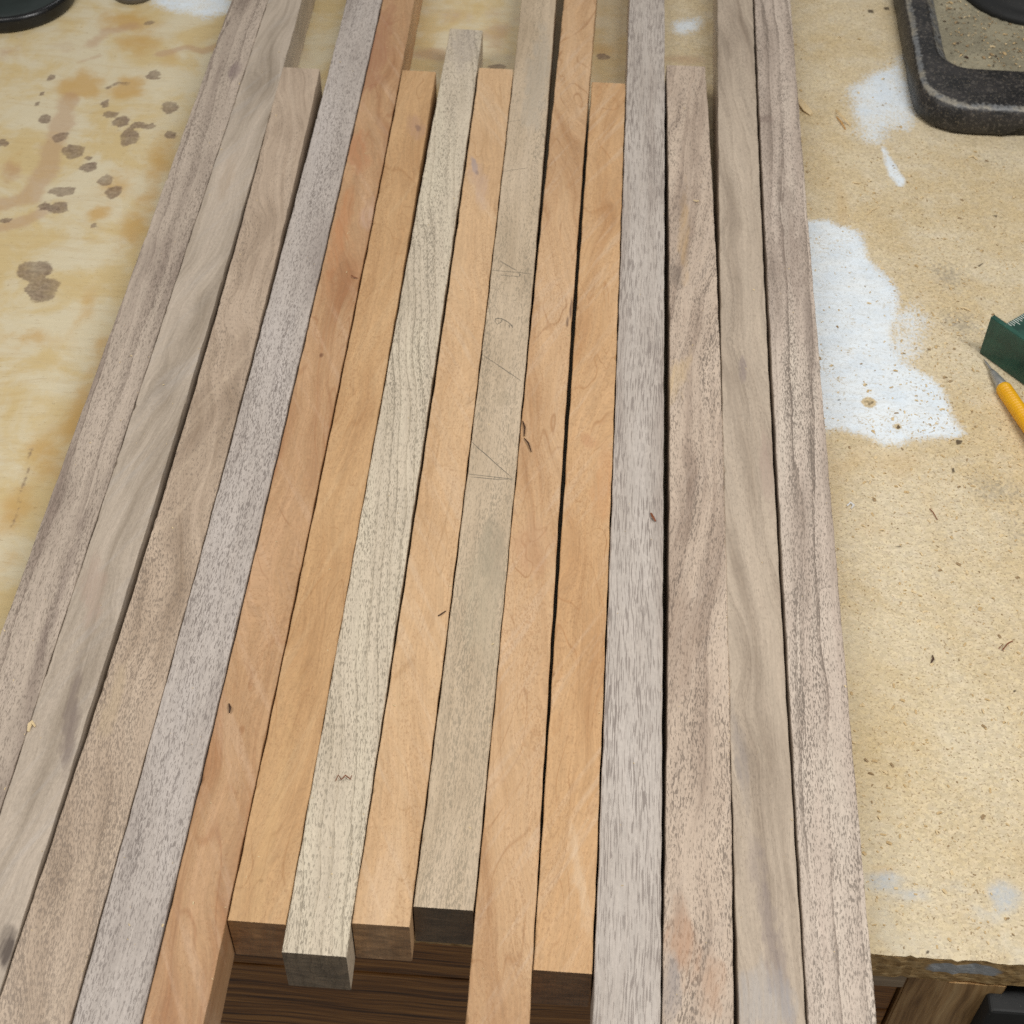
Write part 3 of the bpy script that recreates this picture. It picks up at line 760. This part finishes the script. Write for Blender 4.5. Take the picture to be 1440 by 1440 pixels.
def rrect(x0, y0, x1, y1, r, z, n=12):
    pts = []
    for cx, cy, a0 in ((x1 - r, y1 - r, 0), (x0 + r, y1 - r, 90), (x0 + r, y0 + r, 180), (x1 - r, y0 + r, 270)):
        for k in range(n + 1):
            a = math.radians(a0 + 90 * k / n)
            pts.append((cx + r * math.cos(a), cy + r * math.sin(a), z))
    # extra points along the long sides
    out = []
    for i, p in enumerate(pts):
        q = pts[(i + 1) % len(pts)]
        out.append(p)
        if math.dist(p, q) > 0.05:
            for k in range(1, 16):
                out.append(tuple(p[j] + (q[j] - p[j]) * k / 16 for j in range(3)))
    return out
base = tag(empty('machine_base', (0.33, 1.08, 0)), 'black cast iron machine base with rounded corner and sawdust filled tray', 'machine base')
bx, by = 0.33, 1.08
loops = [ # x0, y0, x1, y1, r, z, wear plus painted light on the inner slope
    (0.2262, 0.9375, 0.436, 1.225, 0.032, 0.0003, 0.0),
    (0.2238, 0.9345, 0.438, 1.228, 0.034, 0.0030, 0.0),
    (0.2236, 0.9343, 0.438, 1.228, 0.034, 0.0110, 0.0),
    (0.2258, 0.9362, 0.436, 1.226, 0.033, 0.0185, 0.05),
    (0.2275, 0.9380, 0.434, 1.224, 0.032, 0.0208, 0.75),
    (0.2296, 0.9402, 0.432, 1.222, 0.031, 0.0218, 0.60),
    (0.2312, 0.9425, 0.431, 1.220, 0.030, 0.0220, 0.35),
    (0.2330, 0.9460, 0.429, 1.218, 0.030, 0.0221, 0.0),
    (0.2400, 0.9780, 0.421, 1.185, 0.026, 0.0228, 0.0),
    (0.2412, 0.9820, 0.419, 1.182, 0.025, 0.0228, 0.10),
    (0.2422, 0.9838, 0.418, 1.181, 0.024, 0.0222, 0.55),
    (0.2455, 0.9860, 0.416, 1.179, 0.024, 0.0190, 0.62),
    (0.2500, 0.9885, 0.412, 1.176, 0.023, 0.0150, 0.55),
]
vs, fs, wear_lit = [], [], []
L0 = None
for lp in loops:
    pts = rrect(*lp[:6])
    n_ = len(pts)
    for (x_, y_, z_) in pts:
        # the front side is arched between its feet
        if z_ < 0.005 and y_ < 0.95 and 0.292 < x_ < 0.37: z_ += 0.006
        wob = 0.0004 * math.sin(x_ * 300) * math.cos(y_ * 270)
        vs.append((x_ - bx + wob, y_ - by + wob, z_)); wear_lit.append(lp[6])
for r in range(len(loops) - 1):
    for k in range(n_):
        a0, a1 = r * n_ + k, r * n_ + (k + 1) % n_
        fs.append((a0, a1, a1 + n_, a0 + n_))
fs.append(tuple(reversed(range(n_))))
rim = obj('rim', vs, fs, IRON, base, True)
at_ = rim.data.attributes.new('wear_lit', 'FLOAT', 'POINT'); at_.data.foreach_set('value', wear_lit)
# tray floor under drifted dust
pts = rrect(0.2468, 0.9893, 0.4145, 1.1775, 0.023, 0.0152)
vs = [(p[0] - bx, p[1] - by, p[2]) for p in pts]; n_ = len(vs); fs = []
for f_, z_ in ((0.93, 0.0160), (0.8, 0.0163), (0.6, 0.0162), (0.35, 0.0164)):
    vs += [((p[0] - bx) * f_, (p[1] - by) * f_, z_ + 0.0004 * math.sin(p[0] * 260) * math.sin(p[1] * 310)) for p in pts]
for r in range(4):
    for k in range(n_):
        a0, a1 = r * n_ + k, r * n_ + (k + 1) % n_
        fs.append((a0, a1, a1 + n_, a0 + n_))
fs.append(tuple(range(4 * n_, 5 * n_)))
obj('tray_floor', vs, fs, DUST, base, True)
v_, f_ = lathe([(0.0585, 0.0150), (0.0585, 0.019), (0.057, 0.0215), (0.052, 0.023), (0.047, 0.026), (0.044, 0.034), (0.040, 0.040), (0.034, 0.043), (0.0335, 0.06)], 64, (0.327 - bx, 1.110 - by, 0))
obj('column_flange', v_, f_, BLACK, base, True)
v_, f_ = lathe([(0.030, 0.055), (0.030, 0.28), (0.029, 0.282)], 48, (0.327 - bx, 1.110 - by, 0))
obj('column', v_, f_, IRON, base, True)

# ------------------------------------------------------------------ round lid and small knob at the back left
def green_top():
    t = NT('dark_green_top')
    n1 = t.noise(t.coord('Object'), 160.0, 4.0, 0.6)
    return t.done(t.mix(n1, lin((24, 33, 32)), lin((40, 50, 47))), 0.55, 0.4)
lid = tag(empty('round_lid', (-0.446, 1.050, 0)), 'dark green round lid with glossy black rim at the back left', 'lid')
v_, f_ = lathe([(0.0480, 0.0003), (0.0505, 0.0008), (0.0512, 0.003), (0.0512, 0.009), (0.0503, 0.0115), (0.0485, 0.0122), (0.0470, 0.0118), (0.0465, 0.0105)], 96)
obj('rim', v_, f_, black_mat('gloss_black', (14, 15, 16), 0.2), lid, True)
v_, f_ = lathe([(0.0464, 0.0107), (0.0462, 0.0112), (0.030, 0.0120), (0.006, 0.0124)], 96)
obj('top', v_, f_, green_top(), lid, True)
knob = tag(empty('small_knob', (-0.3535, 1.0640, 0)), 'small black topped grey knob beyond the stained bench, at the top edge', 'knob')
v_, f_ = lathe([(0.0150, 0.0003), (0.0158, 0.001), (0.0158, 0.004), (0.0150, 0.0052), (0.0118, 0.0056)], 48)
def steel_mat(name='steel', c=(190, 190, 186)):
    t = NT(name)
    n1 = t.noise(t.coord('Object'), 300.0, 3.0)
    return t.done(t.mix(n1, lin(c), lin(tuple(int(k * .75) for k in c))), 0.32, 0.5, 0.45)
STEEL = steel_mat()
obj('base_ring', v_, f_, steel_mat('dull_grey_metal', (122, 116, 108)), knob, True)
v_, f_ = lathe([(0.0116, 0.005), (0.0122, 0.006), (0.0122, 0.012), (0.0112, 0.0135), (0.004, 0.014)], 48)
obj('cap', v_, f_, BLACK, knob, True)

# ------------------------------------------------------------------ green rafter square
def green_mat():
    t = NT('green_enamel')
    P = t.coord('Object')
    n1 = t.noise(P, 90.0, 4.0, 0.6); n2 = t.noise(P, 700.0, 2.0)
    col = t.mix(t.step(n1, 0.3, 0.7), lin((24, 62, 52)), lin((38, 84, 70)))
    col = t.mix(t.step(n2, 0.64, 0.72, 0, 0.4), col, lin((120, 134, 118)))
    t.bump(n1, 0.15, 0.0003)
    return t.done(col, t.math('ADD', 0.30, t.math('MULTIPLY', n1, 0.2)), 0.5)
GREEN = green_mat()
HSQ = 0.0290
corner = at(1393, 445, HSQ)
d_ = at(1440, 478, HSQ) - corner; ang = math.atan2(d_.y, d_.x)
sq = tag(empty('rafter_square', (corner.x, corner.y, 0)), 'dark green metal rafter square standing on its fence beside the yellow handled scriber', 'square')
sq.rotation_euler = (0, 0, ang)
# local axes: +x along the fence, +y away from the fence over the plate
bm = box_bm(0, 0.100, 0.0, 0.0034, 0.0003, HSQ, 0.0007, 2)
bm_obj('fence', bm, GREEN, sq)
def tri_ring(o3, i3, z0, z1):
    bm = bmesh.new()
    R_ = {}
    for nm, pts in (('o', o3), ('i', i3)):
        for zz in (z0, z1):
            R_[nm, zz] = [bm.verts.new((p[0], p[1], zz)) for p in pts]
    for k in range(3):
        j = (k + 1) % 3
        bm.faces.new((R_['o', z1][k], R_['o', z1][j], R_['i', z1][j], R_['i', z1][k]))
        bm.faces.new((R_['o', z0][j], R_['o', z0][k], R_['i', z0][k], R_['i', z0][j]))
        bm.faces.new((R_['o', z0][k], R_['o', z0][j], R_['o', z1][j], R_['o', z1][k]))
        bm.faces.new((R_['i', z0][j], R_['i', z0][k], R_['i', z1][k], R_['i', z1][j]))
    return bm
ZP = 0.0262
bm = tri_ring([(0.0080, 0.0032), (0.0950, 0.0032), (0.0080, 0.090)], [(0.0190, 0.0125), (0.070, 0.0125), (0.0190, 0.064)], ZP - 0.0028, ZP)
bm_obj('plate', bm, GREEN, sq)
# a short foot under the plate's far corner carries it
bm = box_bm(0.009, 0.016, 0.074, 0.080, 0.0003, ZP - 0.0029, 0.0005, 1)
bm_obj('foot', bm, GREEN, sq)
WHITE = NT('white_ink'); WHITE = WHITE.done(lin((214, 218, 210)), 0.5, 0.4)
bm = bmesh.new()
for k in range(50):
    yy = 0.0050 + k * 0.0016
    if yy > 0.084: break
    ln_ = 0.0050 if k % 4 == 0 else (0.0038 if k % 2 == 0 else 0.0028)
    q = bmesh.ops.create_cube(bm, size=1)['verts']
    for v in q:
        v.co = Vector((0.0083 + ln_ / 2 + v.co.x * ln_, yy + v.co.y * 0.00045, ZP + 0.00006 + v.co.z * 0.00012))
bm_obj('scale_ticks', bm, WHITE, sq)

# ------------------------------------------------------------------ yellow handled scriber
tip = Vector((0.2408, 0.7050, 0.0012)); tail_dir = Vector((0.0148, -0.0525, 0)).normalized()
ax = (tail_dir + Vector((0, 0, 0.075))).normalized()
pen = tag(empty('scriber', (tip.x, tip.y, 0)), 'yellow handled steel scriber lying against the green square', 'scriber')
o_ = Vector((0, 0, tip.z))
def along(profile, n=28):
    return lathe(profile, n, o_, ax)
v_, f_ = along([(0.0001, 0.0), (0.0006, 0.004), (0.0008, 0.010), (0.0012, 0.0165)])
obj('needle', v_, f_, STEEL, pen, True)
v_, f_ = along([(0.0012, 0.011), (0.0019, 0.014), (0.0031, 0.022), (0.0036, 0.0255), (0.0036, 0.0275)])
obj('ferrule', v_, f_, STEEL, pen, True)
prof = [(0.0030, 0.0265), (0.0040, 0.0270), (0.0046, 0.0285)]
for k in range(42):
    h0 = 0.029 + k * 0.0022
    prof += [(0.0047, h0), (0.0047, h0 + 0.0014), (0.00445, h0 + 0.0018)]
prof += [(0.0047, 0.1225), (0.0040, 0.1250), (0.0020, 0.1262)]
def yellow():
    t = NT('yellow_plastic')
    n1 = t.noise(t.coord('Object'), 200.0, 3.0)
    return t.done(t.mix(n1, lin((226, 160, 12)), lin((240, 184, 28))), 0.38, 0.5)
# fluted grip: flats round the handle
v_, f_ = along(prof, 24)
obj('handle', v_, f_, yellow(), pen, False)

# ------------------------------------------------------------------ black box and thin offcuts hanging under the bench at the right
bb = box_bm(-0.03, 0.03, -0.010, 0.010, -0.06, 0.0, 0.002, 3)
P_ = at_y(1392, 1425, FRONT - 0.010)
o = bm_obj('black_box', bb, BLACK); o.location = (P_.x + 0.030, FRONT + 0.0005, P_.z)
tag(o, 'small black box below the bench edge at the lower right corner', 'box')
STICKM = wood('pale_stick', (190, 164, 132), (160, 132, 100), (110, 86, 60), 40.0, pores=0.3)
for k, (qx, lean) in enumerate(((1407, 0.0), (1418, 0.002), (1431, 0.010))):
    xx = at_y(qx, 1388, FRONT + 0.016).x
    bm = box_bm(-0.0012, 0.0012, -0.003, 0.003, -0.10, 0.0, 0.0003, 1)
    bm.transform(Matrix.Rotation(math.atan2(lean, 0.1), 4, 'Y'))
    # lies along Z: turn the grain axis with it
    o = bm_obj('thin_offcut', bm, STICKM); o.location = (xx, FRONT + 0.016, -0.0222)
    tag(o, ['thin wood offcut standing right against the bench leg', 'thin wood offcut in the middle between leg and black gap', 'thin leaning wood offcut furthest from the bench leg'][k], 'offcut', 'thin offcuts behind the black box')

# ------------------------------------------------------------------ shavings and chips one can pick out
def chip_mat(name, a, b_):
    t = NT(name)
    n1 = t.noise(t.vmath('MULTIPLY', t.coord('Object'), (600, 120, 600)), 1.0, 3.0)
    return t.done(t.mix(n1, lin(a), lin(b_)), 0.6, 0.3)
PALE = chip_mat('pale_shaving', (236, 216, 176), (206, 178, 130))
RED = chip_mat('red_brown_shaving', (150, 92, 58), (104, 60, 38))
DARKS = chip_mat('dark_splinter', (84, 58, 40), (56, 38, 26))
def ribbon(pts, z, w, mat, label, name='wood_shaving', cat='shaving', lift=0.0006, thick=0.0002):
    P = [at(a, b_, z) for a, b_ in pts]
    c = P[0].copy()
    vs, fs = [], []
    n_ = len(P)
    for k, p in enumerate(P):
        d = (P[min(k + 1, n_ - 1)] - P[max(k - 1, 0)]); d.z = 0; d.normalize()
        nr = Vector((-d.y, d.x, 0))
        hh = z + 0.00025 + lift * math.sin(math.pi * k / (n_ - 1))
        ww = w * (0.55 if k in (0, n_ - 1) else rng.uniform(0.8, 1.2))
        for s, dz_ in ((-1, 0), (1, lift * 0.4), (1, lift * 0.4 + thick), (-1, thick)):
            v = p + nr * ww * s / 2
            vs.append((v.x - c.x, v.y - c.y, hh + dz_))
    for k in range(n_ - 1):
        for q in range(4):
            a0, a1 = k * 4 + q, k * 4 + (q + 1) % 4
            fs.append((a0, a1, a1 + 4, a0 + 4))
    fs += [(3, 2, 1, 0), tuple(range(4 * n_ - 4, 4 * n_))]
    o = obj(name, vs, fs, mat, loc=(c.x, c.y, 0))
    return tag(o, label, cat)
ribbon([(1124, 141), (1128, 150), (1133, 157), (1141, 162)], 0, 0.0050, PALE, 'broad pale chip lying against the rightmost strip', 'wood_chip', 'chip', 0.0015, 0.0006)
ribbon([(1175, 156), (1178, 165), (1187, 174), (1196, 178)], 0, 0.0010, PALE, 'pale curled shaving beside the faded paint patch near the iron base', lift=0.003)
ribbon([(1176, 165), (1183, 175), (1189, 183)], 0, 0.0010, chip_mat('tan_shaving', (214, 168, 104), (180, 132, 74)), 'tan sliver under the pale curled shaving near the iron base', lift=0.001)
ribbon([(1218, 303), (1226, 297), (1236, 292)], 0, 0.0006, PALE, 'thin pale sliver above the large white paint patch')
ribbon([(1199, 257), (1205, 259), (1210, 258)], 0, 0.0012, PALE, 'short pale chip left of the white paint drip', 'wood_chip', 'chip')
ribbon([(735, 593), (738, 603), (737, 614)], T, 0.0010, DARKS, 'upper dark splinter on the long pinkish orange strip', 'splinter', 'splinter')
ribbon([(737, 617), (743, 625), (747, 636)], T, 0.0008, DARKS, 'lower dark splinter on the long pinkish orange strip', 'splinter', 'splinter')
ribbon([(1404, 913), (1410, 907), (1409, 916), (1417, 906), (1424, 902)], 0, 0.0007, RED, 'reddish crinkled shaving on the bare bench at the right')
ribbon([(1309, 933), (1312, 928), (1311, 922)], 0, 0.0010, DARKS, 'small dark splinter on the bare bench at the right', 'splinter', 'splinter')
ribbon([(472, 1099), (476, 1091), (480, 1098), (486, 1092), (493, 1097), (495, 1091)], T, 0.0005, RED, 'brown crinkled fibre on the pale strip that juts out furthest')
ribbon([(40, 1030), (43, 1022), (46, 1018), (50, 1023)], T, 0.0016, PALE, 'cream chip on the joint of the two leftmost strips', 'wood_chip', 'chip', 0.0012, 0.0004)
ribbon([(915, 722), (918, 729), (922, 734)], T, 0.0012, RED, 'brown fleck on the cool grey strip', 'wood_chip', 'chip')
ribbon([(1307, 716), (1312, 723), (1318, 732)], 0, 0.0005, RED, 'thin brown sliver on the amber stain below the paint patch')
ribbon([(975, 282), (979, 285), (983, 283)], T, 0.0010, PALE, 'cream fleck on the brown figured strip', 'wood_chip', 'chip')
ribbon([(1350, 433), (1357, 435), (1365, 438)], 0, 0.0010, PALE, 'pale chip on the grimy spot left of the green square', 'wood_chip', 'chip')
ribbon([(1191, 712), (1196, 708), (1200, 712), (1197, 716)], 0, 0.0012, chip_mat('white_flake', (236, 236, 232), (206, 206, 204)), 'white paint flake below the large paint patch', 'paint_flake', 'flake')
ribbon([(1362, 222), (1368, 221), (1374, 225)], 0, 0.0012, PALE, 'pale chip in front of the iron base', 'wood_chip', 'chip')
ribbon([(616, 867), (621, 865), (627, 860)], T, 0.0006, DARKS, 'tiny dark sliver on the orange strip left of the pencil marked strip', 'splinter', 'splinter')
ribbon([(494, 388), (497, 391), (503, 392)], T, 0.0006, RED, 'tiny brown fibre on the reddish cherry strip')
ribbon([(322, 990), (324, 997), (323, 1003)], T, 0.0010, DARKS, 'dark sliver near the overhanging end of the reddish cherry strip', 'splinter', 'splinter')

# ------------------------------------------------------------------ loose sawdust
def sawdust(name, n_, sampler, lo, hi, mats, label):
    vs, fs, mi = [], [], []
    for k in range(n_):
        p = sampler()
        if p is None: continue
        L_ = rng.uniform(lo, hi) * (1 if rng.random() < .8 else 1.8); W_ = L_ * rng.uniform(0.22, 0.6)
        a = rng.uniform(0, math.pi); ca, sa = math.cos(a), math.sin(a)
        tl = rng.uniform(0.05, 0.35) * L_
        th = 0.00012
        b0 = len(vs)
        for (u, v, w) in ((-.5, -.5, 0), (0, -.4, tl), (.5, -.5, 0.2 * tl), (.5, .5, 0), (0, .6, tl * .8), (-.5, .5, .3 * tl)):
            vs.append((p.x + (u * L_ * ca - v * W_ * sa), p.y + (u * L_ * sa + v * W_ * ca), p.z + th + w))
        fs += [(b0, b0 + 1, b0 + 4, b0 + 5), (b0 + 1, b0 + 2, b0 + 3, b0 + 4)]
        i_ = int(rng.integers(0, len(mats))); mi += [i_, i_]
    o = obj(name, vs, fs, None)
    for m_ in mats: o.data.materials.append(m_)
    o.data.polygons.foreach_set('material_index', mi)
    return tag(o, label, 'sawdust', kind='stuff')
TAN = chip_mat('tan_dust', (212, 186, 140), (190, 160, 112))
GREYD = chip_mat('brown_dust', (170, 146, 110), (146, 120, 86))
def on_bench():
    while True:
        px, py = rng.uniform(1110, 1440), rng.uniform(0, 1340)
        if rng.random() < 0.05:
            Yq = rng.uniform(0.33, 1.05)
            return Vector((np.polyval(PIECES[14][1][::-1], Yq) + 0.0012 + abs(rng.normal()) * 0.003, Yq, 0.0))
        d = 0.18 + 1.0 * math.exp(-((px - 1370) / 90) ** 2 - ((py - 520) / 200) ** 2) + 0.5 * math.exp(-((px - 1300) / 120) ** 2 - ((py - 260) / 90) ** 2)
        if rng.random() > d: continue
        p = at(px, py, 0.0)
        edge = np.polyval(PIECES[14][1][::-1], p.y) + 0.0015
        if p.x < edge or p.y < FRONT + 0.003: continue
        if p.x > 0.219 and p.y > 0.93: continue
        q = (sq.matrix_world.inverted() if False else Matrix.Rotation(-ang, 4, 'Z')) @ Vector((p.x - corner.x, p.y - corner.y, 0))
        if -0.001 < q.x < 0.11 and -0.001 < q.y < 0.10: continue
        if abs((p - tip).cross(tail_dir).z) < 0.0065 and (p - tip).dot(tail_dir) > -0.002: continue
        return p
sawdust('bench_sawdust', 2600, on_bench, 0.0005, 0.0016, [PALE, PALE, PALE, PALE, TAN, TAN, TAN, GREYD], 'fine pale sawdust scattered over the right side of the bench')
def on_strips():
    i = int(rng.integers(0, 15)); cl, cr, y0, y1 = PIECES[i]
    Y = rng.uniform(max(y0, .25) + .004, min(y1, 1.05) - .004)
    X = rng.uniform(np.polyval(cl[::-1], Y) + .001, np.polyval(cr[::-1], Y) - .001)
    if rng.random() < 0.3: X = np.polyval(cr[::-1], Y) - rng.uniform(0.0004, 0.0012)
    return Vector((X, Y, STRIPS[i][3]))
sawdust('strip_sawdust', 420, on_strips, 0.0003, 0.0008, [PALE], 'tiny cream dust specks sprinkled on top of the wood strips')
def in_tray():
    X, Y = rng.uniform(0.252, 0.41), rng.uniform(0.995, 1.17)
    if math.hypot(X - 0.327, Y - 1.110) < 0.0605: return None
    return Vector((X, Y, 0.0166))
sawdust('tray_sawdust', 1500, in_tray, 0.0007, 0.0022, [PALE, TAN, GREYD, GREYD, DARKS], 'coarse sawdust and chips lying in the iron tray')
